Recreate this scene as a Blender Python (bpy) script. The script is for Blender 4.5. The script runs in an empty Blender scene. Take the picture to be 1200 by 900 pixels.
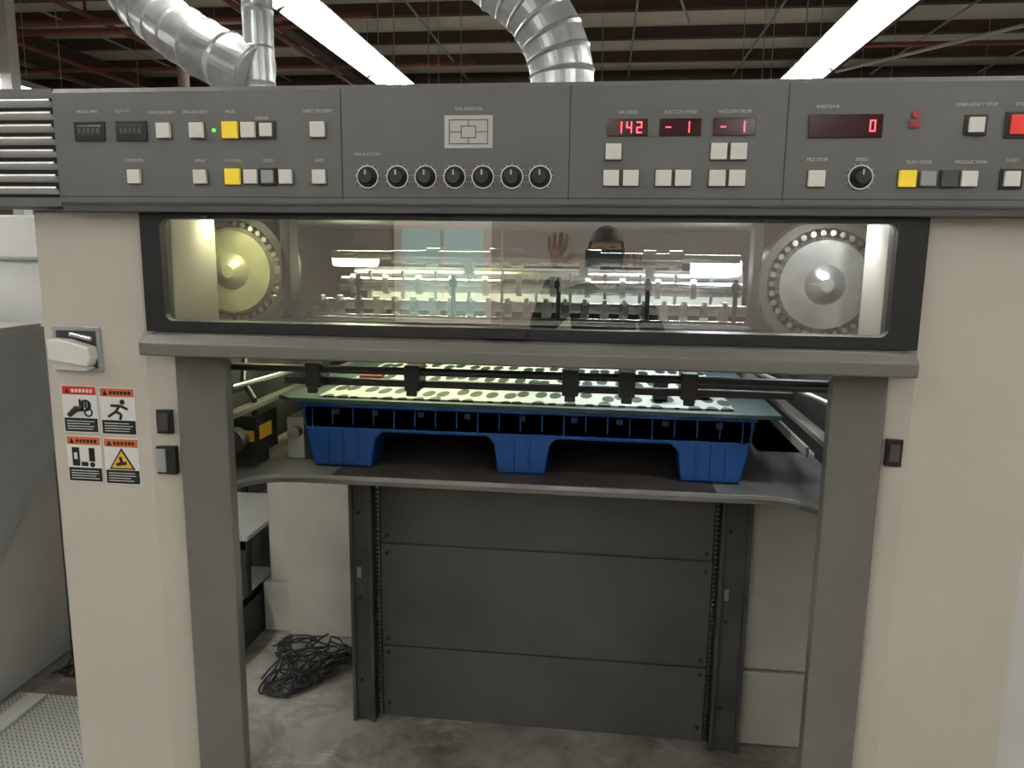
import bpy, math, random
from mathutils import Vector, Matrix
random.seed(7)
S=bpy.context.scene
COL=S.collection

# ------------------------------------------------------------------ materials
def new_mat(name):
    m=bpy.data.materials.new(name); m.use_nodes=True
    nt=m.node_tree; b=nt.nodes["Principled BSDF"]
    return m,nt,b
def mat(name,col,rough=.5,metal=0.,noise=0.,nscale=8.,bump=0.,bscale=200.,emit=None,estr=0.,spec=None,coat=0.):
    m,nt,b=new_mat(name)
    b.inputs["Base Color"].default_value=(*col,1)
    b.inputs["Roughness"].default_value=rough
    b.inputs["Metallic"].default_value=metal
    if spec is not None: b.inputs["Specular IOR Level"].default_value=spec
    if coat: b.inputs["Coat Weight"].default_value=coat
    if emit: 
        b.inputs["Emission Color"].default_value=(*emit,1); b.inputs["Emission Strength"].default_value=estr
    tc=nt.nodes.new("ShaderNodeTexCoord")
    if noise>0:
        n=nt.nodes.new("ShaderNodeTexNoise"); n.inputs["Scale"].default_value=nscale; n.inputs["Detail"].default_value=8
        nt.links.new(tc.outputs["Object"],n.inputs["Vector"])
        r=nt.nodes.new("ShaderNodeValToRGB")
        r.color_ramp.elements[0].position=.3; r.color_ramp.elements[1].position=.7
        r.color_ramp.elements[0].color=(*[c*(1-noise) for c in col],1)
        r.color_ramp.elements[1].color=(*[min(1,c*(1+noise)) for c in col],1)
        nt.links.new(n.outputs["Fac"],r.inputs["Fac"]); nt.links.new(r.outputs["Color"],b.inputs["Base Color"])
    if bump>0:
        n2=nt.nodes.new("ShaderNodeTexNoise"); n2.inputs["Scale"].default_value=bscale; n2.inputs["Detail"].default_value=3
        nt.links.new(tc.outputs["Object"],n2.inputs["Vector"])
        bp=nt.nodes.new("ShaderNodeBump"); bp.inputs["Strength"].default_value=bump; bp.inputs["Distance"].default_value=.003
        nt.links.new(n2.outputs["Fac"],bp.inputs["Height"]); nt.links.new(bp.outputs["Normal"],b.inputs["Normal"])
    return m

M={}
M['panel']=mat("panel_grey",(.122,.122,.117),.5,noise=.06,bump=.15,bscale=500)
M['paneldk']=mat("panel_dark_grey",(.07,.072,.07),.5)
M['console']=mat("console_grey",(.60,.61,.61),.42,metal=.15,noise=.08)
M['line']=mat("panel_seam",(.03,.03,.03),.6)
M['beige']=mat("beige_enamel",(.515,.480,.415),.42,noise=.035,nscale=3,bump=.12,bscale=350)
M['beige2']=mat("beige_enamel_rear",(.56,.545,.475),.45,noise=.10,nscale=5)
M['offwhite']=mat("offwhite_cover",(.66,.66,.63),.45,noise=.04)
M['pgrey']=mat("pillar_grey",(.138,.133,.116),.38,noise=.08,nscale=5,bump=.1,bscale=300)
M['bgrey']=mat("back_panel_grey",(.090,.088,.078),.4,noise=.18,nscale=4,bump=.1,bscale=200)
M['col']=mat("column_steel_grey",(.075,.075,.068),.42,noise=.25,nscale=9)
M['black']=mat("black_plastic",(.012,.012,.012),.4)
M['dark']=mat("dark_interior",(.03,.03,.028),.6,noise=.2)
M['rubber']=mat("dark_rubber",(.055,.045,.04),.6,noise=.45,nscale=12)
M['plate']=mat("platform_steel",(.29,.285,.27),.36,metal=.25,noise=.3,nscale=7)
M['chrome']=mat("chrome",(.78,.79,.78),.18,metal=1.)
M['steel']=mat("brushed_steel",(.5,.5,.48),.32,metal=.9,noise=.2,nscale=20)
M['drum']=mat("polished_drum",(.60,.61,.60),.26,metal=.85,noise=.25,nscale=30)
M['brass']=mat("yellowed_steel",(.66,.64,.40),.40,metal=.4,noise=.25,nscale=14)
M['galv']=mat("galvanised_steel",(.58,.60,.61),.33,metal=.6,noise=.2,nscale=7)
M['blue']=mat("blue_pallet_plastic",(.004,.068,.28),.36,noise=.15,nscale=10,bump=.1,bscale=120)
M['blueshade']=mat("blue_slot_shade",(.002,.018,.07),.5)
M['teal']=mat("grey_green_board",(.040,.072,.070),.45,noise=.2,nscale=20)
M['white']=mat("white_key",(.74,.73,.67),.4)
M['yellow']=mat("yellow_key",(.85,.62,.03),.4,emit=(.9,.6,.05),estr=.2)
M['greykey']=mat("grey_key",(.3,.31,.31),.4)
M['darkkey']=mat("dark_key",(.06,.06,.06),.4)
M['redkey']=mat("red_key",(.75,.05,.03),.35,emit=(.9,.05,.03),estr=.15)
M['redlens']=mat("red_indicator",(.35,.02,.02),.35)
M['redstop']=mat("red_side_stop",(.30,.03,.02),.45)
M['ledbg']=mat("led_window",(.035,.004,.006),.15)
M['led']=mat("led_red",(.8,.05,.05),.4,emit=(1,.06,.08),estr=4)
M['ledg']=mat("led_green",(.1,.8,.1),.4,emit=(.1,1,.1),estr=1)
M['lcd']=mat("lcd_grey",(.05,.055,.05),.2)
M['text']=mat("print_white",(.50,.50,.47),.6)
M['paper']=mat("sticker_white",(.75,.75,.72),.5)
M['ink']=mat("sticker_black",(.01,.01,.01),.5)
M['red']=mat("sticker_red",(.55,.02,.015),.5)
M['orange']=mat("sticker_orange",(.55,.13,.035),.5)
M['yel']=mat("sticker_yellow",(.75,.45,.03),.5)
M['brown']=mat("purlin_brown",(.10,.062,.047),.7,noise=.2)
M['cream']=mat("roof_insulation",(.70,.67,.58),.8,noise=.1,nscale=1.5)
M['redpipe']=mat("sprinkler_red",(.22,.06,.045),.5)
M['conduit']=mat("conduit_steel",(.5,.5,.48),.4,metal=.5)
M['tube']=mat("fluorescent_tube",(1,1,1),.5,emit=(1,.995,.945),estr=36)
M['tubei']=mat("inspection_lamp_warm",(1,1,1),.5,emit=(1,1,.66),estr=28)
M['tubei2']=mat("inspection_lamp_cool",(1,1,1),.5,emit=(.85,.95,1),estr=28)
M['reflector']=mat("white_reflector",(.8,.8,.78),.35)
M['wall']=mat("wall_paint",(.38,.325,.285),.8,noise=.12,nscale=.7)
M['skin']=mat("skin",(.42,.25,.18),.5)
M['shirt']=mat("black_shirt",(.010,.010,.013),.85,noise=.2)
M['jean']=mat("dark_jeans",(.03,.04,.07),.85,noise=.2)
M['hair']=mat("brown_hair",(.03,.02,.012),.6)
M['cable']=mat("black_cable",(.02,.02,.02),.45)
M['doorglass']=mat("pale_window",(.35,.45,.42),.3,emit=(.55,.75,.7),estr=.5)
M['pinkframe']=mat("pale_frame",(.85,.74,.68),.6)

def glass_mat():
    m,nt,b=new_mat("safety_glass"); nt.nodes.remove(b)
    o=nt.nodes["Material Output"]
    t=nt.nodes.new("ShaderNodeBsdfTransparent"); t.inputs[0].default_value=(.90,.92,.90,1)
    g=nt.nodes.new("ShaderNodeBsdfGlossy"); g.inputs["Roughness"].default_value=.01
    fr=nt.nodes.new("ShaderNodeFresnel"); fr.inputs["IOR"].default_value=1.9
    mp=nt.nodes.new("ShaderNodeMath"); mp.operation='ADD'; mp.inputs[1].default_value=.38
    nt.links.new(fr.outputs[0],mp.inputs[0])
    mx=nt.nodes.new("ShaderNodeMixShader")
    nt.links.new(mp.outputs[0],mx.inputs[0]); nt.links.new(t.outputs[0],mx.inputs[1]); nt.links.new(g.outputs[0],mx.inputs[2])
    nt.links.new(mx.outputs[0],o.inputs[0]); return m
M['glass']=glass_mat()

def concrete():
    m,nt,b=new_mat("concrete_floor"); b.inputs["Roughness"].default_value=.5
    tc=nt.nodes.new("ShaderNodeTexCoord")
    n=nt.nodes.new("ShaderNodeTexNoise"); n.inputs["Scale"].default_value=2.2; n.inputs["Detail"].default_value=10; n.inputs["Roughness"].default_value=.65
    n2=nt.nodes.new("ShaderNodeTexNoise"); n2.inputs["Scale"].default_value=5; n2.inputs["Detail"].default_value=12; n2.inputs["Roughness"].default_value=.7; n2.inputs["Distortion"].default_value=.5
    n3=nt.nodes.new("ShaderNodeTexNoise"); n3.inputs["Scale"].default_value=3.3; n3.inputs["Detail"].default_value=12; n3.inputs["Roughness"].default_value=.75
    mp=nt.nodes.new("ShaderNodeMapping"); mp.inputs["Location"].default_value=(4,2,1); mp.inputs["Scale"].default_value=(1,2.4,1)
    nt.links.new(tc.outputs["Object"],mp.inputs[0]); nt.links.new(mp.outputs[0],n3.inputs["Vector"])
    nt.links.new(tc.outputs["Object"],n.inputs["Vector"]); nt.links.new(tc.outputs["Object"],n2.inputs["Vector"])
    r=nt.nodes.new("ShaderNodeValToRGB"); e=r.color_ramp.elements
    e[0].position=.33;e[0].color=(.19,.175,.155,1); e[1].position=.66;e[1].color=(.42,.40,.365,1)
    r2=nt.nodes.new("ShaderNodeValToRGB"); e=r2.color_ramp.elements
    e[0].position=.36;e[0].color=(.52,.50,.47,1); e[1].position=.54;e[1].color=(1,1,1,1)
    mx=nt.nodes.new("ShaderNodeMixRGB"); mx.blend_type='MULTIPLY'; mx.inputs[0].default_value=1
    nt.links.new(n.outputs["Fac"],r.inputs[0]); nt.links.new(n2.outputs["Fac"],r2.inputs[0])
    nt.links.new(r.outputs[0],mx.inputs[1]); nt.links.new(r2.outputs[0],mx.inputs[2])
    r3=nt.nodes.new("ShaderNodeValToRGB"); e=r3.color_ramp.elements
    e[0].position=.56;e[0].color=(0,0,0,1); e[1].position=.70;e[1].color=(.85,.85,.85,1)
    nt.links.new(n3.outputs["Fac"],r3.inputs[0])
    mx2=nt.nodes.new("ShaderNodeMixRGB"); mx2.inputs[2].default_value=(.60,.58,.54,1)
    nt.links.new(r3.outputs[0],mx2.inputs[0]); nt.links.new(mx.outputs[0],mx2.inputs[1]); nt.links.new(mx2.outputs[0],b.inputs["Base Color"])
    bp=nt.nodes.new("ShaderNodeBump"); bp.inputs["Strength"].default_value=.15; nt.links.new(n2.outputs["Fac"],bp.inputs["Height"]); nt.links.new(bp.outputs[0],b.inputs["Normal"])
    return m
M['concrete']=concrete()

def diamond():
    m,nt,b=new_mat("diamond_plate"); b.inputs["Metallic"].default_value=.3; b.inputs["Roughness"].default_value=.4
    tc=nt.nodes.new("ShaderNodeTexCoord"); mp=nt.nodes.new("ShaderNodeMapping"); mp.inputs["Rotation"].default_value=(0,0,.785); mp.inputs["Scale"].default_value=(20,20,20)
    ch=nt.nodes.new("ShaderNodeTexBrick"); ch.inputs["Scale"].default_value=1; ch.inputs["Mortar Size"].default_value=.09; ch.inputs["Color1"].default_value=(.24,.24,.23,1); ch.inputs["Color2"].default_value=(.33,.33,.31,1); ch.inputs["Mortar"].default_value=(.66,.66,.63,1)
    nt.links.new(tc.outputs["Object"],mp.inputs[0]); nt.links.new(mp.outputs[0],ch.inputs["Vector"]); nt.links.new(ch.outputs["Color"],b.inputs["Base Color"])
    bp=nt.nodes.new("ShaderNodeBump"); bp.inputs["Strength"].default_value=.5; bp.inputs["Distance"].default_value=.004
    nt.links.new(ch.outputs["Fac"],bp.inputs["Height"]); nt.links.new(bp.outputs[0],b.inputs["Normal"]); return m
M['diamond']=diamond()

def cards():
    m,nt,b=new_mat("printed_cards"); b.inputs["Roughness"].default_value=.5
    tc=nt.nodes.new("ShaderNodeTexCoord"); mp=nt.nodes.new("ShaderNodeMapping"); mp.inputs["Scale"].default_value=(22,8,1)
    v=nt.nodes.new("ShaderNodeTexVoronoi"); v.voronoi_dimensions='2D'; v.inputs["Scale"].default_value=1; v.inputs["Randomness"].default_value=.45
    nt.links.new(tc.outputs["Object"],mp.inputs[0]); nt.links.new(mp.outputs[0],v.inputs["Vector"])
    r=nt.nodes.new("ShaderNodeValToRGB"); e=r.color_ramp.elements; r.color_ramp.interpolation='CONSTANT'
    e[0].position=0;e[0].color=(.015,.025,.026,1); e[1].position=.37;e[1].color=(.44,.48,.45,1)
    nt.links.new(v.outputs["Distance"],r.inputs[0]); nt.links.new(r.outputs[0],b.inputs["Base Color"]); return m
M['cards']=cards()

# ------------------------------------------------------------------ mesh builder
def empty(name,loc=(0,0,0)):
    e=bpy.data.objects.new(name,None); e.location=loc; e.empty_display_size=.1; COL.objects.link(e); return e
def setparent(o,parent):
    o.parent=parent; o.matrix_parent_inverse=Matrix.Translation(-Vector(parent.location))
class B:
    def __init__(s): s.v=[];s.f=[];s.m=[];s.ms=[]; s.sm=[]
    def _mi(s,k):
        if k not in s.ms: s.ms.append(k)
        return s.ms.index(k)
    def add(s,vs,fs,k,smooth=False):
        o=len(s.v); s.v+= [tuple(v) for v in vs]; i=s._mi(k)
        for f in fs: s.f.append([a+o for a in f]); s.m.append(i); s.sm.append(smooth)
    def box(s,x0,x1,y0,y1,z0,z1,k,rot=None,c=None):
        vs=[Vector((x,y,z)) for x in(x0,x1) for y in(y0,y1) for z in(z0,z1)]
        if rot is not None:
            c=Vector(c) if c else Vector(((x0+x1)/2,(y0+y1)/2,(z0+z1)/2))
            vs=[rot@(v-c)+c for v in vs]
        s.add(vs,[(0,1,3,2),(4,6,7,5),(0,4,5,1),(2,3,7,6),(0,2,6,4),(1,5,7,3)],k)
    def prism(s,pts,axis,a,b,k):
        """pts 2-D outline; axis 'x': (y,z), 'y': (x,z), 'z': (x,y)"""
        def P(p,t):
            return {'x':(t,p[0],p[1]),'y':(p[0],t,p[1]),'z':(p[0],p[1],t)}[axis]
        n=len(pts); vs=[P(p,a) for p in pts]+[P(p,b) for p in pts]
        fs=[list(range(n))[::-1],list(range(n,2*n))]+[(i,(i+1)%n,n+(i+1)%n,n+i) for i in range(n)]
        s.add(vs,fs,k)
    def sweep(s,pts,rad,k,n=16,smooth=True,cap=True):
        pts=[Vector(p) for p in pts]; N=len(pts)
        if not hasattr(rad,'__len__'): rad=[rad]*N
        vs=[];prev=None
        for i,p in enumerate(pts):
            t=(pts[min(i+1,N-1)]-pts[max(i-1,0)]).normalized()
            if prev is None:
                a=Vector((0,0,1)) if abs(t.z)<.9 else Vector((0,1,0))
                u=t.cross(a).normalized()
            else: u=(prev-t*prev.dot(t)).normalized()
            prev=u; w=t.cross(u)
            for j in range(n):
                an=2*math.pi*j/n; vs.append(p+(u*math.cos(an)+w*math.sin(an))*rad[i])
        fs=[(i*n+j,i*n+(j+1)%n,(i+1)*n+(j+1)%n,(i+1)*n+j) for i in range(N-1) for j in range(n)]
        s.add(vs,fs,k,smooth)
        if cap: s.add(vs[:n],[list(range(n))[::-1]],k); s.add(vs[-n:],[list(range(n))],k)
    def cyl(s,a,b,r,k,n=20): s.sweep([a,b],r,k,n)
    def ring(s,c,axis,ri,ro,w,k,n=40):
        c=Vector(c); ax={'x':(Vector((0,1,0)),Vector((0,0,1)),Vector((1,0,0))),'y':(Vector((1,0,0)),Vector((0,0,1)),Vector((0,1,0)))}[axis]
        vs=[]
        for i in range(n):
            an=2*math.pi*i/n; d=ax[0]*math.cos(an)+ax[1]*math.sin(an)
            vs+=[c+d*ri,c+d*ro,c+d*ro+ax[2]*w,c+d*ri+ax[2]*w]
        fs=[]
        for i in range(n):
            j=(i+1)%n
            for q in range(4): fs.append((i*4+q,j*4+q,j*4+(q+1)%4,i*4+(q+1)%4))
        s.add(vs,fs,k)
    def make(s,name,parent=None,bevel=0.,seg=2):
        me=bpy.data.meshes.new(name); me.from_pydata(s.v,[],s.f); 
        for k in s.ms: me.materials.append(M[k])
        for p,i,sm in zip(me.polygons,s.m,s.sm): p.material_index=i; p.use_smooth=sm
        import bmesh
        bm=bmesh.new(); bm.from_mesh(me); bmesh.ops.recalc_face_normals(bm,faces=bm.faces); bm.to_mesh(me); bm.free()
        o=bpy.data.objects.new(name,me); COL.objects.link(o)
        if parent: setparent(o,parent)
        if bevel:
            md=o.modifiers.new("bevel",'BEVEL'); md.width=bevel; md.segments=seg; md.limit_method='ANGLE'; md.angle_limit=.7
        return o
def text(name,parent,s,x,z,size,k,y,align='CENTER'):
    cu=bpy.data.curves.new(name,'FONT'); cu.body=s; cu.size=size; cu.align_x=align; cu.align_y='CENTER'; cu.materials.append(M[k]); cu.extrude=.0002
    o=bpy.data.objects.new(name,cu); o.location=(x,y,z); o.rotation_euler=(math.pi/2,0,0); COL.objects.link(o); setparent(o,parent); return o

# ------------------------------------------------------------------ room
NW=-12.
b=B(); b.box(-16,14,NW,27,-.2,0,'concrete'); b.make("floor")
b=B(); b.box(-16,14,NW,27,6.2,6.3,'cream'); b.make("ceiling")
b=B(); b.box(-16,14,27,27.2,-.2,6.3,'wall'); b.make("wall_far")
b=B(); b.box(-16,14,NW-.2,NW,-.2,6.3,'wall'); b.make("wall_near")
b=B(); b.box(-16.2,-16,NW-.2,27.2,-.2,6.3,'wall'); b.make("wall_left")
b=B(); b.box(14,14.2,NW-.2,27.2,-.2,6.3,'wall'); b.make("wall_right")
w=empty("window_1")
b=B(); b.box(-3.75,-2.0,NW,NW+.05,.35,2.15,'pinkframe'); b.box(-3.6,-2.15,NW+.04,NW+.07,.5,2.0,'doorglass'); b.box(-2.9,-2.84,NW+.06,NW+.09,.5,2.0,'pinkframe'); b.make("frame_and_pane",w)

# roof structure
rs=empty("roof_framing")
b=B()
y=NW+.7
while y<26.5:
    b.box(-16,14,y,y+.05,5.98,6.2,'brown'); b.box(-16,14,y-.05,y+.10,5.96,5.98,'brown'); y+=1.9
b.make("purlins",rs)
b=B()
for gx in (-12,-5.6,4.4,11):
    b.box(gx-.02,gx+.02,NW,27,5.35,5.95,'brown'); b.box(gx-.12,gx+.12,NW,27,5.33,5.36,'brown'); b.box(gx-.12,gx+.12,NW,27,5.93,5.95,'brown')
b.make("girders",rs,.004)
b=B()
for gy in (10.5,18.5):
    b.box(-16,14,gy-.015,gy+.015,5.5,5.93,'brown'); b.box(-16,14,gy-.1,gy+.1,5.48,5.51,'brown')
b.make("cross_beams",rs)
b=B()
for x in (-14,-10.5,-8.2,-6.8,-3.6,-1.2,.4,2.9,6.1,8.5): b.cyl((x,NW,5.9),(x,27,5.9),.022,'conduit',8)
b.cyl((.2,4,3.9),(1.4,14,5.9),.02,'conduit',8); b.cyl((4.6,5,3.7),(2.8,9,3.9),.02,'conduit',8)
b.make("roof_conduits",rs)

sp=empty("sprinkler_pipework")
b=B()
for z,yy,x0,x1 in ((4.7,9,-15,-3.2),(4.9,10.1,-15,-4),(4.35,8.2,-15,-6),(5.0,13,-15,-2.5),(5.0,12.2,3.5,13.5)): b.cyl((x0,yy,z),(x1,yy,z),.04,'redpipe',10)
for x in (-12,-9.4,-7.3,-5): b.cyl((x,7,4.8),(x,20,4.8),.035,'redpipe',10); b.cyl((x,9,4.7),(x,9,6.2),.02,'redpipe',8)
b.make("pipes",sp)

# support columns
b=B(); b.box(-7.05,-6.9,7.0,7.15,0,6.2,'offwhite'); b.box(-7.1,-6.85,6.95,7.2,0,.03,'offwhite'); b.make("support_column",None,.01)
b=B(); b.cyl((-3.9,5.4,0),(-3.9,5.4,6.2),.05,'brown',12); b.cyl((-3.9,5.4,0),(-3.9,5.4,.02),.12,'brown',12); b.make("support_pipe")

# fluorescent fixtures
def fixture(x,y0,L=2.44,z=3.6,w=.46):
    e=empty("fluorescent_light",(x,y0,z))
    b=B()
    b.prism([(x-w/2,z),(x-w/2+.01,z+.01),(x-.09,z+.06),(x+.09,z+.06),(x+w/2-.01,z+.01),(x+w/2,z),(x+w/2,z+.012),(x+.08,z+.12),(x-.08,z+.12),(x-w/2,z+.012)],'y',y0,y0+L,'reflector')
    b.make("reflector_housing",e)
    b=B()
    for dx in (-.085,.085): b.cyl((x+dx,y0+.04,z+.015),(x+dx,y0+L-.04,z+.015),.02,'tube',10)
    b.make("tubes",e)
    b=B()
    for yy in (y0+.3,y0+L-.3): b.cyl((x,yy,z+.12),(x,yy,6.2),.006,'conduit',6)
    b.make("hangers",e)
for x in (-2.6,2.15):
    for y0 in (-11.4,-8.9,-6.4,-3.9,-1.4,2.6,5.1,7.6,10.1): fixture(x,y0)
for y0 in (-10.5,-7.5): fixture(-.2,y0)  # unseen centre row, added to light the press interior from the front
for x in (-7.6,7.2):
    for y0 in (-8,-3.0,2,6.0,8.5,13.0): fixture(x,y0)
for x in (-4.9,5.2,-.2):
    for y0 in (14,19): fixture(x,y0,z=4.6)

# ventilation ducts
def duct(name,runs,step=.12,k='galv'):
    b=B()
    for pts,r in runs:
        P=[Vector(p) for p in pts]; fine=[]
        for i in range(len(P)-1):
            p0=P[max(i-1,0)];p1=P[i];p2=P[i+1];p3=P[min(i+2,len(P)-1)]
            n=max(2,int((p2-p1).length/.015))
            for j in range(n):
                t=j/n; fine.append(.5*((2*p1)+(p2-p0)*t+(2*p0-5*p1+4*p2-p3)*t*t+(3*p1-p0-3*p2+p3)*t**3))
        fine.append(P[-1])
        acc=0;last=fine[0];rr=[]
        for p in fine:
            acc+=(p-last).length; last=p
            if acc>step: rr.append(r*1.05); acc=0
            else: rr.append(r)
        b.sweep(fine,rr,k,40,smooth=False)
    return b.make(name)
duct("ventilation_duct",[([(-1.4,3,6.19),(-1.4,3,5),(-1.32,3,4.0),(-1.02,3,3.45),(-.72,3,3.18),(-.43,3,2.94),(-.29,3,2.65),(-.29,3,2.3),(-.29,3,1.905)],.18)],.10)
duct("ventilation_duct",[([(-2.08,3,1.725),(-2.08,3,2.6),(-2.08,3,3.3),(-2.08,3,6.19)],.088),([(-7.5,5.6,5.2),(-5,4.9,4.4),(-3.9,4.2,3.85),(-3.1,3.5,3.2),(-2.5,3.1,2.82),(-2.1,3,2.62)],.17)],.2)

# ------------------------------------------------------------------ printing press body
press=empty("printing_press")
b=B()
b.prism([(-1.264,0),(-1.018,0),(-.953,.02),(-.953,.22),(-1.264,.22)],'z',0,1.68,'beige'); b.make("cover_left",press,.006,3)
b=B()
b.prism([(.865,0),(.62,0),(.572,.02),(.572,.22),(.865,.22)],'z',0,1.68,'beige'); b.make("cover_right",press,.006,3)
b=B(); b.box(-.953,-.835,.004,.035,0,1.40,'pgrey'); b.box(-.953,-.94,.035,.2,0,1.4,'pgrey'); b.make("post_left",press,.003)
b=B(); b.box(.465,.573,.004,.035,0,1.40,'pgrey'); b.box(.56,.573,.035,.2,0,1.4,'pgrey'); b.make("post_right",press,.003)
b=B(); b.box(.872,1.5,.05,.6,0,1.68,'offwhite'); b.make("side_cover_right",press,.006)
b=B()
for x,z in ((-.986,1.212),): b.box(x-.018,x+.018,.0,.012,z-.028,z+.028,'black'); b.box(x-.012,x+.012,-.004,.002,z-.02,z+.02,'rubber')
b.box(-1.008,-.962,-.003,.012,1.09,1.155,'black'); b.box(-1.006,-.985,-.006,0,1.095,1.15,'greykey')
b.box(.58,.611,0,.012,1.18,1.236,'black'); b.box(.585,.605,-.004,.002,1.19,1.226,'rubber')
b.make("sensor_plates",press,.001)
b=B(); b.box(-1.26,.862,.103,3.4,1.69,1.9,'paneldk'); b.make("hood_top",press,.006)
b=B(); b.box(-1.10,-1.06,.22,1.9,.98,1.69,'dark'); b.box(.66,.70,.22,1.9,.98,1.69,'dark'); b.make("side_frames",press)
b=B(); b.box(-1.3,.9,1.9,3.4,0,1.69,'beige2'); b.make("press_unit_body",press,.01)
b=B(); b.box(-1.06,.66,1.6,1.64,1.0,1.69,'dark'); b.make("inner_bulkhead",press)
b=B(); b.prism([(-.075,1.374),(-.078,1.378),(-.078,1.402),(-.06,1.418),(.0,1.42),(.0,1.374)],'x',-.985,.597,'pgrey'); b.make("cross_bar",press,.003)
# drive-side machinery seen low through the left opening
dg=empty("drive_gearbox")
b=B(); b.box(-2.0,-1.42,1.95,2.6,0,.98,'col'); b.box(-1.9,-1.5,1.92,1.96,.5,.9,'dark'); b.cyl((-2.0,1.88,.72),(-1.45,1.88,.72),.03,'steel'); b.cyl((-1.62,1.90,.3),(-1.62,1.95,.3),.12,'bgrey',28); b.cyl((-1.72,1.84,0),(-1.72,1.84,.95),.018,'black',10)
b.make("housing_and_shaft",dg,.006)

b=B(); b.box(-1.28,-.93,1.29,1.9,0,1.0,'beige2'); b.box(-1.37,-1.28,1.33,1.9,.22,1.0,'beige2'); b.box(-1.395,-1.27,1.31,1.9,.0,.22,'beige2'); b.make("rear_cover_left",press,.008)
b=B(); b.prism([(.485,.8),(.69,.8),(.74,.86),(.74,1.9),(.485,1.9)],'z',.268,1.0,'beige2'); b.prism([(.48,.795),(.69,.795),(.745,.855),(.745,1.9),(.48,1.9)],'z',0.0,.26,'beige2'); b.make("rear_cover_right",press,.006)

# viewing window
vw=empty("viewing_window")
b=B()
X0,X1,Z0,Z1=-1.0,.612,1.421,1.676; x0,x1,z0,z1=-.955,.556,1.445,1.664
b.box(X0,x0,-.02,.03,Z0,Z1,'black');b.box(x1,X1,-.02,.03,Z0,Z1,'black')
b.box(x0,x1,-.02,.03,z1,Z1,'black');b.box(x0,x1,-.02,.03,Z0,z0,'black')
def corner(cx,cz,sx,sz,r=.018):
    pts=[(cx,cz)]+[(cx+sx*(r-r*math.sin(a)),cz+sz*(r-r*math.cos(a))) for a in [i*math.pi/2/6 for i in range(7)]]
    b.prism(pts,'y',-.019,.0,'black')
for cx,sx in ((x0,1),(x1,-1)):
    for cz,sz in ((z0,1),(z1,-1)): corner(cx,cz,sx,sz)
b.make("frame",vw,.002)
b=B(); b.box(-.245,-.155,-.032,-.018,1.424,1.44,'black'); b.box(-.86,-.84,-.03,-.018,1.665,1.672,'black'); b.box(.30,.34,-.03,-.018,1.665,1.672,'black'); b.box(-.36,-.32,-.03,-.018,1.665,1.672,'black'); b.make("pull_handle",vw,.002)
b=B(); b.add([(x0,-.008,z0),(x1,-.008,z0),(x1,-.008,z1),(x0,-.008,z1)],[(0,1,2,3)],'glass'); b.make("pane",vw)
b=B(); b.box(-.2145,-.2125,-.007,-.004,z0,z1,'greykey'); b.make("reflection_line",vw)  # thin grey strip imitating a vertical reflection in the pane

# delivery mechanism visible through the window
def sub(name):
    e=empty(name); e.parent=press; return e
dm=sub("gripper_delivery_mechanism")
b=B()
def wheel(cx,cz,y,k,r):
    """chain wheel: solid dished drum face with rim, chain rollers round its edge, curved guide outside"""
    b.sweep([(cx,y+.09,cz),(cx,y+.012,cz),(cx,y,cz),(cx,y,cz)],[r,r,r*.93,r*.9],k,56,smooth=False)
    b.sweep([(cx,y,cz),(cx,y-.006,cz),(cx,y-.02,cz)],[r*.42,r*.36,r*.14],k,40,smooth=True)
    N=34
    for i in range(N):
        a=i*2*math.pi/N; ca,sa=math.cos(a),math.sin(a)
        b.cyl((cx+r*1.08*ca,y+.005,cz+r*1.08*sa),(cx+r*1.08*ca,y+.03,cz+r*1.08*sa),r*.062,'chrome' if i%2 else 'steel',8)
    b.ring((cx,y+.0,cz),'y',r*1.18,r*1.36,.09,'bgrey',56)
wheel(-.958,1.545,.30,'brass',.112); wheel(.515,1.535,.30,'drum',.112)
b.make("chain_wheels",dm)
b=B()
b.box(-1.06,-.835,.40,.41,1.42,1.69,'dark'); b.box(.375,.66,.40,.41,1.42,1.69,'dark')
b.box(-.825,-.80,.30,.36,1.43,1.68,'dark'); b.box(.348,.368,.30,.36,1.43,1.68,'dark')
b.make("side_guards",dm,.003)
b=B()
b.cyl((-.80,.62,1.590),(.37,.62,1.590),.012,'chrome'); b.cyl((-.60,.55,1.585),(.18,.55,1.585),.019,'chrome')
b.cyl((-.82,.75,1.50),(.40,.75,1.50),.022,'chrome'); b.cyl((-.82,.50,1.455),(.38,.50,1.455),.014,'steel'); b.cyl((-.84,.95,1.53),(.42,.95,1.53),.016,'steel')
b.cyl((-.80,.40,1.425),(.37,.40,1.425),.010,'chrome')
for x in (-.5,-.32,-.26,-.05,.1,.17): b.cyl((x,.55,1.585),(x+.035,.55,1.585),.027,'chrome'); 
for x in (-.38,-.06,.12): b.box(x-.012,x+.012,.53,.57,1.54,1.585,'steel')
b.make("gripper_shafts",dm)
b=B()
for i in range(22):
    x=-.78+i*.052
    b.box(x-.012,x+.012,.47,.52,1.43,1.47,'chrome' if i%3 else 'steel'); b.box(x-.006,x+.006,.45,.48,1.465,1.48,'steel')
    if i%2==0: b.cyl((x-.008,.75,1.5),(x+.008,.75,1.5),.030,'steel',16)
    if i%2: b.box(x-.004,x+.004,.74,.76,1.44,1.545,'steel')
b.make("gripper_fingers",dm,.002)
b=B()
for x in (-.66,-.40,-.12,.11,.33): b.cyl((x,.42,1.40),(x,.42,1.54),.006,'black',10); b.cyl((x,.42,1.51),(x,.42,1.53),.011,'black',10)
b.make("hanging_rods",dm)
b=B(); b.box(-.88,.48,1.2,1.22,1.42,1.545,'offwhite'); b.make("sheet_guide_plate",dm)
b=B(); b.box(-.88,-.73,.82,.86,1.552,1.60,'tubei'); b.make("inspection_lamp_warm",dm,.012)
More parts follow.
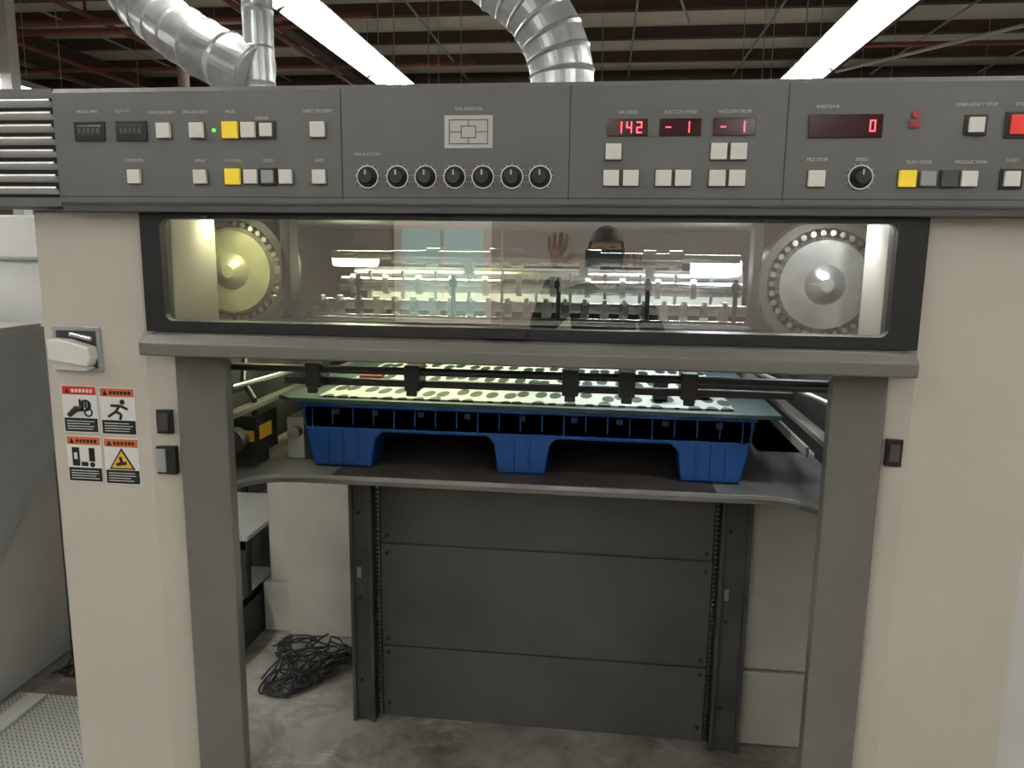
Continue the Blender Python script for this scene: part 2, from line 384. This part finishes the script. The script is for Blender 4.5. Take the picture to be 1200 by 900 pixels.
b=B(); b.box(.25,.395,.72,.76,1.54,1.59,'tubei2'); b.make("inspection_lamp_cool",dm,.012)
def alight(name,loc,size,power,col,parent,rot=(0,0,0),sy=None):
    l=bpy.data.lights.new(name,'AREA'); l.energy=power; l.color=col; l.size=size
    if sy: l.shape='RECTANGLE'; l.size_y=sy
    o=bpy.data.objects.new(name,l); o.location=loc; o.rotation_euler=rot; COL.objects.link(o); o.parent=parent; return o
alight("lamp_strip_warm",(-.6,.8,1.675),.5,10,(1,1,.55),dm,sy=.05)
alight("lamp_strip_cool",(.2,.8,1.675),.5,8,(.9,.97,1),dm,sy=.05)
alight("lamp_strip_wheel_warm",(-.93,.18,1.68),.12,1.3,(1,1,.62),dm,sy=.03)
alight("lamp_strip_wheel_cool",(.5,.18,1.68),.12,1.6,(.95,.98,1),dm,sy=.03)

# ------------------------------------------------------------------ control panel
cp=empty("control_panel")
PY=-.05
b=B(); b.prism([(-.046,1.688),(-.05,1.694),(-.05,1.914),(-.042,1.924),(.10,1.924),(.10,1.688)],'x',-1.158,1.45,'panel'); b.make("fascia",cp,.002)
b=B(); b.box(-1.158,1.45,-.044,.03,1.674,1.689,'paneldk'); b.make("bottom_shade_lip",cp,.002)  # lip in darker grey: shading along the panel bottom put into colour
b=B()
for x in (-.535,-.077,.329): b.box(x-.0012,x+.0012,PY-.0008,PY+.002,1.70,1.915,'line')
b.box(-1.158,1.45,PY-.0006,PY+.002,1.7035,1.7055,'line')
b.make("seams",cp)
b=B(); b.box(-1.42,-1.158,-.03,.10,1.684,1.924,'black'); b.box(-1.42,-1.158,-.046,-.03,1.684,1.702,'panel'); b.box(-1.42,-1.158,-.046,-.03,1.905,1.924,'panel')
rx=Matrix.Rotation(math.radians(-35),3,'X')
for i in range(8):
    z=1.717+i*.0255; b.box(-1.42,-1.166,-.050,-.030,z-.002,z+.003,'reflector',rot=rx)
    b.box(-1.42,-1.166,-.047,-.03,z+.004,z+.009,'paneldk')
b.make("vent_louvres",cp)

def key(b,x,z,k,s=.030,frame=None):
    if frame: b.box(x-s*.72,x+s*.72,PY-.004,PY,z-s*.68,z+s*.68,frame)
    else: b.box(x-s*.56,x+s*.56,PY-.002,PY,z-s*.56,z+s*.56,'paneldk')
    b.box(x-s/2,x+s/2,PY-.009,PY,z-s/2,z+s/2,k)
R1,R2,RM=1.837,1.745,1.792
b=B()
for x in (-.911,-.839,-.7285,-.5827): key(b,x,R1,'white')
key(b,-.767,R1,'yellow',.033); key(b,-.6905,R1,'white',.026,'black')
for x in (-.982,-.8367,-.7273,-.6524,-.5819): key(b,x,R2,'white',.028)
key(b,-.7661,R2,'yellow',.032); key(b,-.6908,R2,'greykey',.026,'black')
for x in (.008,.206,.2426): key(b,x,RM,'white')
for x in (.005,.0426,.1046,.1416,.2057,.2424): key(b,x,R2-.002,'white')
key(b,.3881,R2-.003,'white'); key(b,.5502,R2-.003,'yellow',.03); key(b,.5864,R2-.003,'greykey',.027); key(b,.6238,R2-.003,'darkkey',.03); key(b,.6579,R2-.003,'white',.028)
key(b,.6605,R1,'white',.027,'black'); key(b,.735,R1,'redkey',.034,'black'); key(b,.7316,R2-.003,'white',.027,'black'); key(b,.80,R1,'white'); key(b,.80,R2,'white')
b.make("keys",cp,.0015)
b=B()
for x in (-1.076,-.983):
    b.box(x-.034,x+.034,PY-.004,PY,R1-.02,R1+.02,'black'); b.box(x-.027,x+.027,PY-.005,PY,R1-.011,R1+.011,'lcd'); 
    for i in range(5): b.box(x-.024+i*.01,x-.018+i*.01,PY-.0056,PY,R1-.006,R1+.006,'paneldk')
for x in (.0327,.1325,.2324): b.box(x-.039,x+.039,PY-.003,PY,R1-.016,R1+.016,'ledbg')
b.box(.4333-.066,.4333+.066,PY-.003,PY,R1-.021,R1+.021,'ledbg')
b.make("display_windows",cp,.001)
SEG={'0':'abcdef','1':'bc','4':'bcfg','2':'abdeg','-':'g'}
def seg7(b,ch,x,z,h):
    w=h*.5;t=h*.10
    R={'a':(0,w,h-t,h),'d':(0,w,0,t),'g':(0,w,h/2-t/2,h/2+t/2),'f':(0,t,h/2,h),'e':(0,t,0,h/2),'b':(w-t,w,h/2,h),'c':(w-t,w,0,h/2)}
    for c in SEG[ch]:
        q=R[c]; b.box(x+q[0],x+q[1],PY-.0038,PY-.003,z-h/2+q[2],z-h/2+q[3],'led')
b=B()
for i,c in enumerate('142'): seg7(b,c,.012+i*.019,R1,.021)
seg7(b,'-',.105,R1,.020); seg7(b,'1',.140,R1,.020); seg7(b,'-',.207,R1,.020); seg7(b,'1',.242,R1,.020); seg7(b,'0',.476,R1,.021)
b.cyl((.5555,PY-.004,R1+.020),(.5555,PY,R1+.020),.007,'redlens',16); b.box(.547,.564,PY-.004,PY,R1-.004,R1+.008,'redlens')
b.cyl((-.803,PY-.004,R1),(-.803,PY,R1),.0035,'ledg',12)
b.make("led_digits",cp)
b=B()
for x in (-.4819,-.4202,-.3625,-.3036,-.2469,-.189,-.1333,.4681):
    z=R2
    b.cyl((x,PY-.001,z),(x,PY,z),.0245,'black',28); b.ring((x,PY-.0015,z),'y',.0205,.0230,-.001,'white',28)
    for i in range(11):
        a=math.radians(-50+i*28); cx,cz=x+.0255*math.cos(a),z+.0255*math.sin(a); b.box(cx-.001,cx+.001,PY-.001,PY,cz-.001,cz+.001,'text')
    b.sweep([(x,PY,z),(x,PY-.014,z),(x,PY-.018,z)],[.0175,.016,.013],'black',24)
    b.box(x-.0015,x+.0015,PY-.0185,PY-.017,z+.003,z+.013,'text')
b.make("rotary_knobs",cp)
b=B(); b.box(-.324,-.228,PY-.002,PY,1.80,1.862,'text')
for q in ((-.315,-.237,1.853,1.8545),(-.315,-.237,1.8075,1.809),(-.29,-.262,1.819,1.8205),(-.29,-.262,1.841,1.8425),(-.315,-.3135,1.8075,1.8545),(-.2385,-.237,1.8075,1.8545),(-.277,-.2755,1.8075,1.819),(-.277,-.2755,1.842,1.8545),(-.291,-.2895,1.819,1.8425),(-.2625,-.261,1.819,1.8425),(-.315,-.29,1.83,1.8315),(-.262,-.238,1.83,1.8315)): b.box(q[0],q[1],PY-.003,PY,q[2],q[3],'darkkey')
b.make("register_diagram",cp)
for s,x,z in (("PILE DOWN",-1.08,1.876),("RUN SW",-1.0,1.876),("FAN DELIVERY",-.915,1.873),("PRE-DELIVERY",-.842,1.873),("PRESS",-.767,1.873),("FEEDER",-.7,1.86),("SHEET DELIVERY",-.583,1.873),("COUNTER",-.982,1.778),("SPRAY",-.837,1.777),("POWDER",-.766,1.777),("SPEED",-.69,1.777),("SAFE",-.582,1.777),("SIDE REGISTER",-.276,1.874),("FAN SUCTION",-.482,1.789),("AIR SPEED",.033,1.865),("SUCTION SPEED",.1325,1.865),("VACUUM DRUM",.2324,1.865),("SHEETS/HR",.40,1.872),("PILE STOP",.388,1.777),("SPEED",.468,1.777),("RUN MODE",.57,1.772),("EMERGENCY STOP",.66,1.873),("STOP",.735,1.873),("PRODUCTION",.66,1.772),("RESET",.7316,1.775)):
    text("legend_"+s.lower().replace(" ","_").replace("/","_"),cp,s,x,z,.0085,'text',PY-.0008)
cp.location=(0,0,.003)

# ------------------------------------------------------------------ left cover fittings
lt=sub("door_latch_handle")
b=B(); b.box(-1.238,-1.122,-.006,.002,1.322,1.426,'greykey'); b.box(-1.230,-1.130,-.0065,-.001,1.330,1.418,'line'); b.make("recess_frame",lt,.004)
b=B(); b.prism([(-1.232,1.352),(-1.14,1.338),(-1.130,1.356),(-1.132,1.382),(-1.19,1.398),(-1.232,1.400)],'y',-.035,-.004,'white'); b.prism([(-1.230,1.328),(-1.15,1.326),(-1.136,1.335),(-1.20,1.350),(-1.230,1.346)],'y',-.022,-.004,'offwhite'); b.cyl((-1.185,-.018,1.410),(-1.135,-.018,1.400),.005,'chrome',10); b.make("grip",lt,.004)

def sticker(x0,z1,kind,hd):
    w,h=.086,.110; e=empty("warning_label",(x0,0,z1))
    b=B(); b.box(x0,x0+w,-.0012,-.0001,z1-h,z1,'paper')
    b.box(x0+.002,x0+w-.002,-.0018,-.0001,z1-.021,z1-.002,hd); b.box(x0+.002,x0+w-.002,-.0018,-.0001,z1-h+.002,z1-h+.034,'ink')
    for i in range(4): b.box(x0+.008,x0+w-.008-random.random()*.02,-.0023,-.0001,z1-h+.008+i*.006,z1-h+.0095+i*.006,'paper')
    b.prism([(x0+.008,z1-.018),(x0+.02,z1-.018),(x0+.014,z1-.006)],'y',-.0023,-.0001,'ink')
    for i in range(6): b.box(x0+.025+i*.009,x0+.031+i*.009,-.0023,-.0001,z1-.016,z1-.008,'ink' if hd=='orange' else 'paper')
    cx,cz=x0+w/2,z1-.05
    if kind=='hand':
        b.sweep([(cx-.028,-.0015,cz-.02),(cx-.01,-.0015,cz-.005),(cx+.006,-.0015,cz-.004)],[.006,.008,.006],'ink',8)
        for i in range(4): b.box(cx-.002+i*.007,cx+.003+i*.007,-.0022,-.0001,cz-.004+i*.001,cz+.018-i*.002,'ink')
        b.ring((cx+.014,-.0018,cz+.004),'y',.010,.014,.001,'ink',20); b.ring((cx+.02,-.0018,cz-.012),'y',.007,.011,.001,'ink',20)
    elif kind=='run':
        b.cyl((cx+.012,-.0022,cz+.017),(cx+.012,-.0001,cz+.017),.006,'ink',14)
        for a,c in (((cx+.006,cz+.010),(cx-.006,cz-.006)),((cx-.006,cz-.006),(cx+.008,cz-.012)),((cx+.008,cz-.012),(cx+.004,cz-.024)),((cx-.006,cz-.006),(cx-.024,cz-.018)),((cx+.004,cz+.008),(cx-.016,cz+.008)),((cx+.006,cz+.008),(cx+.024,cz))):
            b.cyl((a[0],-.001,a[1]),(c[0],-.001,c[1]),.0032,'ink',8)
    elif kind=='crush':
        b.box(cx-.03,cx-.012,-.0022,-.0001,cz-.022,cz+.022,'ink'); b.box(cx+.012,cx+.026,-.0022,-.0001,cz-.01,cz+.022,'ink'); b.cyl((cx+.019,-.0022,cz-.018),(cx+.019,-.0001,cz-.018),.006,'ink',12); b.box(cx-.008,cx+.008,-.0022,-.0001,cz-.022,cz-.012,'ink')
        b.box(cx-.025,cx-.017,-.0027,-.0001,cz-.006,cz+.010,'paper')
    else:
        b.prism([(cx-.032,cz-.024),(cx+.032,cz-.024),(cx,cz+.027)],'y',-.0022,-.0001,'ink'); b.prism([(cx-.026,cz-.0205),(cx+.026,cz-.0205),(cx,cz+.020)],'y',-.0027,-.0001,'yel')
        b.cyl((cx-.012,-.0025,cz-.012),(cx+.012,-.0025,cz-.008),.004,'ink',8); b.cyl((cx,-.0025,cz-.008),(cx-.003,-.0025,cz+.006),.0035,'ink',8)
    b.make("decal",e)
sticker(-1.231,1.290,'hand','red'); sticker(-1.138,1.288,'run','orange'); sticker(-1.230,1.172,'crush','orange'); sticker(-1.137,1.170,'electric','orange')

# ------------------------------------------------------------------ pile lift
pl=sub("pile_lift_platform")
def arc(cx,cy,r,a0,a1,n=8): return [(cx+r*math.cos(math.radians(a0+(a1-a0)*i/n)),cy+r*math.sin(math.radians(a0+(a1-a0)*i/n))) for i in range(n+1)]
out=[(-1.05,.05),(-.945,.05),(-.925,.17)]+arc(-.835,.215,.12,200,100,8)[1:]+[(-.80,.338),(.40,.338)]+arc(.43,.215,.12,80,-20,8)[:-1]+[(.518,.17),(.54,.05),(.65,.05),(.65,1.55),(-1.05,1.55)]
b=B(); b.prism(out,'z',.988,1.0,'plate'); b.prism(out,'z',.976,.988,'pgrey'); b.make("platform_plate",pl,.002)
b=B(); b.box(-.72,.30,.341,1.5,1.0,1.003,'rubber'); b.make("rubber_mat",pl)
b=B()
for z0,z1 in ((.0,.262),(.266,.632),(.636,.976)): b.box(-.722,.37,.79,.81,z0+.001,z1,'bgrey')
b.box(-.722,.37,.80,.815,.005,.976,'bgrey')
b.make("apron_panels",pl,.002)
b=B()
for z in (.24,.29,.60,.66,.9,.05):
    for x in (-.70,.35): b.cyl((x,.784,z),(x,.792,z),.006,'black',10)
b.make("apron_bolts",pl)
b=B()
for x0,x1 in ((-.815,-.738),(.385,.478)):
    b.box(x0,x1,.755,.765,.0,.976,'col'); b.box(x0,x0+.012,.74,.90,0,.976,'col'); b.box(x1-.012,x1,.74,.90,0,.976,'col')
    for z in (.15,.45,.75): b.cyl((x0+.03,.748,z),(x0+.03,.756,z),.006,'black',10)
    b.box(x0+.02,x0+.036,.752,.756,.52,.56,'greykey')
b.box(-.735,-.724,.775,.79,0,.976,'steel'); b.box(.372,.383,.775,.79,0,.976,'steel')
for i in range(60):
    z=.02+i*.016; b.cyl((-.729,.77,z),(-.729,.77,z+.009),.006,'dark',6); b.cyl((.377,.77,z),(.377,.77,z+.009),.006,'dark',6)
b.make("guide_columns",pl,.002)

# ------------------------------------------------------------------ plastic pallet
pp=empty("plastic_pallet")
b=B()
zb,zt,zm=1.0045,1.186,1.104
Y0,Y1=.42,1.42
feet=[(-.80,-.63),(-.277,-.148),(.216,.371)]
prof=[(-.826,1.178),(-.832,1.16),(-.80,zb),(-.635,zb),(-.622,1.085),(-.60,zm),(-.305,zm),(-.288,1.085),(-.277,zb),(-.148,zb),(-.137,1.085),(-.12,zm),(.185,zm),(.206,1.085),(.216,zb),(.371,zb),(.402,1.16),(.396,1.178)]
for (a,c) in ((Y0,Y0+.12),(.86,.98),(Y1-.12,Y1)): b.prism(prof,'y',a,c,'blue')
b.box(-.826,.396,Y0,Y1,1.11,1.178,'blue')
b.box(-.84,.408,Y0-.008,Y1,1.172,zt,'blue')
b.make("deck_and_feet",pp,.006,3)
b=B()
for i in range(21):
    x=-.80+i*.0585
    b.box(x-.002,x+.002,Y0-.003,Y0,1.125 if i%4 else 1.11,1.17,'blue')
for x in (-.73,-.62,-.49,-.36,-.21,-.07,.05,.17,.31): b.box(x-.009,x+.009,Y0-.003,Y0+.002,1.152,1.168,'blueshade')  # shade of the slots painted as darker blue blocks on the face
for a,c in feet:
    n=4 if c-a>.15 else 3
    for i in range(1,n): x=a+(c-a)*i/n; b.box(x-.003,x+.003,Y0-.004,Y0,1.01,1.11,'blue')
b.make("ribs_and_slot_shade",pp,.0012,1)

# board + printed sheets
bd=empty("pile_board")
b=B(); b.prism([(-.905,.44),(-.86,.40),(.46,.385),(.46,1.12),(-.905,1.12)],'z',1.187,1.199,'teal'); b.make("board",bd,.002)
b=B(); b.box(-.78,.345,.42,1.08,1.1995,1.204,'cards'); b.make("printed_card_sheets",bd)

# jogger rails in front of pile
jr=sub("sheet_jogger_rail")
b=B()
b.cyl((-1.05,.10,1.330),(.65,.10,1.330),.009,'black',12); b.box(-.75,.42,.125,.145,1.288,1.304,'black')
b.cyl((-1.05,.20,1.31),(.65,.20,1.31),.006,'dark',12)
for x in (-.665,-.43,-.07,.055,.19): b.box(x-.018,x+.018,.085,.15,1.287,1.345,'black'); b.box(x-.012,x+.012,.08,.09,1.275,1.29,'black')
b.box(-1.05,-.60,.16,.18,1.31,1.322,'col'); b.box(.2,.65,.16,.18,1.30,1.312,'col')
b.make("rail_and_blocks",jr,.002)
b=B(); b.box(-.73,-.66,.62,.66,1.206,1.232,'redstop'); b.box(.23,.30,.55,.59,1.206,1.230,'redstop'); b.box(.14,.18,.5,.54,1.206,1.26,'black'); b.make("red_side_stops",jr,.004)
sr=sub("side_guide_arm")
b=B()
b.box(-.955,-.925,.12,1.2,1.175,1.19,'pgrey'); b.box(-.99,-.975,.10,1.2,1.22,1.235,'black'); b.cyl((-.92,.2,1.26),(-.84,.9,1.26),.007,'chrome',10)
b.box(.50,.53,.12,1.2,1.175,1.19,'pgrey'); b.box(.56,.575,.10,1.2,1.22,1.235,'black'); b.cyl((.54,.2,1.26),(.43,.9,1.26),.007,'steel',10)
b.box(.475,.482,.2,1.1,1.14,1.165,'plate')
b.make("rails",sr,.002)
dmt=sub("drive_motor")
b=B(); b.box(-1.04,-.94,.36,.50,1.04,1.15,'black'); b.box(-.99,-.945,.355,.362,1.08,1.11,'yel'); b.box(-.9395,-.939,.38,.46,1.08,1.12,'yel'); b.cyl((-.985,.30,1.09),(-.985,.34,1.09),.035,'dark'); b.sweep([(-.95,.38,1.15),(-.94,.36,1.20),(-.99,.4,1.24),(-1.03,.5,1.3)],.008,'cable',8)
b.box(-1.03,-.96,.38,.48,1.0,1.04,'dark')
b.box(-.91,-.86,.50,.64,1.0,1.12,'offwhite'); b.cyl((-.88,.50,1.08),(-.88,.47,1.08),.018,'steel')
b.make("housing",dmt,.008)

# ------------------------------------------------------------------ floor clutter
def cable_pile(name,cx,cy,R,n,seed,zmax=.12):
    random.seed(seed)
    cu=bpy.data.curves.new(name,'CURVE'); cu.dimensions='3D'; cu.bevel_depth=.0036; cu.bevel_resolution=2; cu.materials.append(M['cable'])
    for i in range(n):
        sp_=cu.splines.new('NURBS'); m=14; sp_.points.add(m-1)
        x,y=cx+random.uniform(-.9,.9)*R,cy+random.uniform(-.9,.9)*R; a=random.random()*6.28; turn=random.uniform(-.7,.7); z=random.uniform(.012,zmax)
        for j in range(m):
            a+=turn+random.uniform(-.9,.9); st_=R*random.uniform(.2,.55)
            x+=st_*math.cos(a); y+=st_*math.sin(a)
            dx,dy=(x-cx)/1.2,y-cy; d=math.hypot(dx,dy); lim=R*(.75+.35*math.sin(3*math.atan2(dy,dx)+1))
            if d>lim: a+=2.2; x=cx+dx*1.2*lim/d; y=cy+dy*lim/d
            z=min(max(.008,z+random.uniform(-.05,.05)),zmax*max(.1,(1.15-min(d/R,1))))
            sp_.points[j].co=(x,y,max(z,.008),1)
        sp_.use_endpoint_u=True; sp_.order_u=4
    o=bpy.data.objects.new(name,cu); COL.objects.link(o); return o
cable_pile("cable_bundle",-1.07,1.06,.23,19,11,.12)
cable_pile("cable_bundle",-1.95,.95,.12,6,5,.05)

st=empty("step_treads")
b=B()
b.box(-1.75,-1.40,1.2,1.75,.44,.46,'diamond'); b.box(-1.9,-1.40,.95,1.5,.18,.20,'diamond')
for x in (-1.74,-1.42):
    b.box(x-.012,x+.012,1.2,1.24,0,.44,'dark'); b.box(x-.012,x+.012,1.7,1.74,0,.44,'dark')
b.box(-1.75,-1.40,1.2,1.215,.40,.44,'black')
b.prism([(.95,.2),(.95,0),(1.5,0),(1.5,.2)],'x',-1.42,-1.40,'dark')
b.make("treads",st,.002)
b=B(); b.box(-2.055,-1.30,-1.2,.72,0,.018,'diamond'); b.box(-2.0,-1.93,.0,.7,.018,.03,'offwhite'); b.make("checker_plate_walkway",None,.002)

# neighbouring console
nc=empty("feeder_console")
b=B(); b.prism([(.45,0),(1.05,0),(1.05,.9),(.45,.9)],'x',-2.9,-2.09,'offwhite'); b.make("base_cabinet",nc,.01)
b=B(); b.prism([(.35,.10),(.71,.51),(1.06,.88),(1.06,1.31),(.35,1.31)],'x',-2.95,-2.07,'console'); b.box(-2.95,-2.06,.35,1.0,1.30,1.325,'offwhite'); b.prism([(.70,.78),(.74,.78),(1.02,.98),(1.02,1.22),(.70,1.22)],'x',-2.071,-2.066,'console'); b.make("angled_shroud",nc,.006)
b=B(); b.box(-2.9,-2.09,1.12,3.2,0,1.72,'offwhite'); b.box(-2.92,-2.07,1.10,3.2,1.55,1.565,'greykey'); b.make("rear_cabinet",nc,.01)

# ------------------------------------------------------------------ photographer (seen reflected in the glass)
ph=empty("photographer",(0,-2.05,0))
def skin(name,verts,edges,rad,k,lvl=2):
    me=bpy.data.meshes.new(name); me.from_pydata(verts,edges,[]); me.materials.append(M[k])
    o=bpy.data.objects.new(name,me); COL.objects.link(o); setparent(o,ph)
    md=o.modifiers.new("skin",'SKIN'); md.use_smooth_shade=True
    for i,sv in enumerate(me.skin_vertices[0].data):
        r=rad[i]; sv.radius=r if isinstance(r,tuple) else (r,r); sv.use_root=(i==0)
    s=o.modifiers.new("sub",'SUBSURF'); s.levels=lvl; s.render_levels=lvl
    return o
by=-2.05
V=[(0,by,.95),(0,by+.01,1.12),(0,by+.01,1.30),(0,by,1.40),(0,by+.01,1.47),
   (.17,by,1.385),(.26,by+.07,1.17),(.13,by+.27,1.44),
   (-.17,by,1.385),(-.31,by+.09,1.24),(-.22,by+.25,1.50)]
E=[(0,1),(1,2),(2,3),(3,4),(3,5),(5,6),(6,7),(3,8),(8,9),(9,10)]
skin("shirt",V,E,[(.16,.11),(.155,.11),(.17,.12),(.12,.09),.058,.07,.052,.036,.07,.052,.036],'shirt')
V=[(0,by,.96),(.09,by,.86),(.10,by+.02,.50),(.10,by-.02,.09),(-.09,by,.86),(-.10,by+.02,.50),(-.10,by-.02,.09)]
skin("trousers",V,[(0,1),(1,2),(2,3),(0,4),(4,5),(5,6)],[(.16,.11),.10,.065,.055,.10,.065,.055],'jean')
for sx in (-.1,.1): skin("shoe",[(sx,by-.06,.045),(sx,by+.05,.045),(sx,by+.17,.035)],[(0,1),(1,2)],[(.045,.04),(.05,.045),(.04,.03)],'ink')
def hand(name,w,up,side,pn,curl):
    w,up,side,pn=map(Vector,(w,up,side,pn))
    V=[w,w+up*.045];E=[(0,1)];R=[(.026,.02),(.034,.018)]
    for i,(o,L) in enumerate(((.032,.070),(.011,.078),(-.011,.072),(-.031,.056))):
        k=w+up*.088+side*o; n=len(V); V.append(k); R.append(.011); E.append((1,n))
        p=k; d=up.copy()+side*o*4
        for s in range(3):
            d=(d+pn*curl).normalized(); p=p+d*L*(.42,.32,.26)[s]; V.append(p); R.append((.0095,.0088,.0075)[s]); E.append((n+s,n+s+1))
    n=len(V); p=w+up*.03+side*.032; V.append(p);R.append(.014);E.append((1,n))
    for s in range(2): p=p+(side*.75+up*.7+pn*curl*.6).normalized()*.034; V.append(p);R.append((.0105,.009)[s]);E.append((n+s,n+s+1))
    skin(name,[tuple(v) for v in V],E,R,'skin')
hand("raised_hand",(-.217,by+.262,1.535),(.08,.1,1),(1,0,0),(0,1,0),.18)
hand("phone_hand",(.12,by+.285,1.47),(-.05,.25,.95),(-1,0,0),(-.3,.8,0),.35)
# head
b=B()
n=24;m=16;vs=[];hc=Vector((0,by+.015,1.60))
for i in range(m+1):
    th=math.pi*i/m
    for j in range(n):
        a=2*math.pi*j/n; x=math.sin(th)*math.cos(a);y=math.sin(th)*math.sin(a);z=math.cos(th)
        jaw=1-.28*max(0,-z)**1.2
        px,py_,pz=x*.077*jaw,y*.098*(1-.12*max(0,-z)),z*.118
        if y>.6 and abs(x)<.18: py_+=.020*math.exp(-((z+.12)/.16)**2)*(1-abs(x)/.18)
        if y>.5: py_-=.008*math.exp(-((z-.08)/.1)**2)*math.exp(-((abs(x)-.36)/.16)**2)
        if y>.6: py_+=.004*math.exp(-((z+.5)/.1)**2)*math.exp(-(x/.3)**2)
        vs.append(hc+Vector((px,py_,pz)))
b.add(vs,[(i*n+j,i*n+(j+1)%n,(i+1)*n+(j+1)%n,(i+1)*n+j) for i in range(m) for j in range(n)],'skin',True)
b.sweep([(0,by+.005,1.42),(0,by+.01,1.53)],[.055,.052],'skin',16)
for s in (-1,1):
    b.sweep([(s*.072,by+.01,1.575),(s*.084,by+.005,1.60),(s*.080,by,1.63)],[.008,.013,.010],'skin',10)
    b.cyl((s*.029,by+.098,1.612),(s*.029,by+.104,1.612),.009,'ink',12)
    b.box(s*.029-.016,s*.029+.016,by+.098,by+.110,1.630,1.635,'hair')
b.box(-.022,.022,by+.096,by+.108,1.545,1.552,'redpipe')
b.make("head",ph)
b=B(); vs=[]
for i in range(9):
    th=math.pi*.56*i/8
    for j in range(n):
        a=2*math.pi*j/n; x=math.sin(th)*math.cos(a);y=math.sin(th)*math.sin(a);z=math.cos(th)
        if y>.3: z=max(z,.42)
        vs.append(hc+Vector((x*.086,y*.104-.006,z*.128+.004)))
b.add(vs,[(i*n+j,i*n+(j+1)%n,(i+1)*n+(j+1)%n,(i+1)*n+j) for i in range(8) for j in range(n)],'hair',True); b.make("hair",ph)
b=B(); b.box(-.085,.07,-1.632,-1.624,1.545,1.620,'black'); b.make("phone",ph,.003)

# ------------------------------------------------------------------ light / camera / world
wd=bpy.data.worlds.new("world"); S.world=wd; wd.use_nodes=True
wd.node_tree.nodes["Background"].inputs[0].default_value=(.6,.65,.7,1); wd.node_tree.nodes["Background"].inputs[1].default_value=.3
cam=bpy.data.cameras.new("camera"); co=bpy.data.objects.new("camera",cam); COL.objects.link(co)
cam.sensor_width=36; cam.lens=27; cam.clip_start=.02; cam.clip_end=100
R=Matrix(((.9927,-.0319,.1162),(.1199,.1653,-.9789),(.01206,.9857,.1679)))
co.matrix_world=Matrix.Translation((0,-1.6,1.6))@R.to_quaternion().normalized().to_matrix().to_4x4()
S.camera=co
S.view_settings.view_transform='Standard'
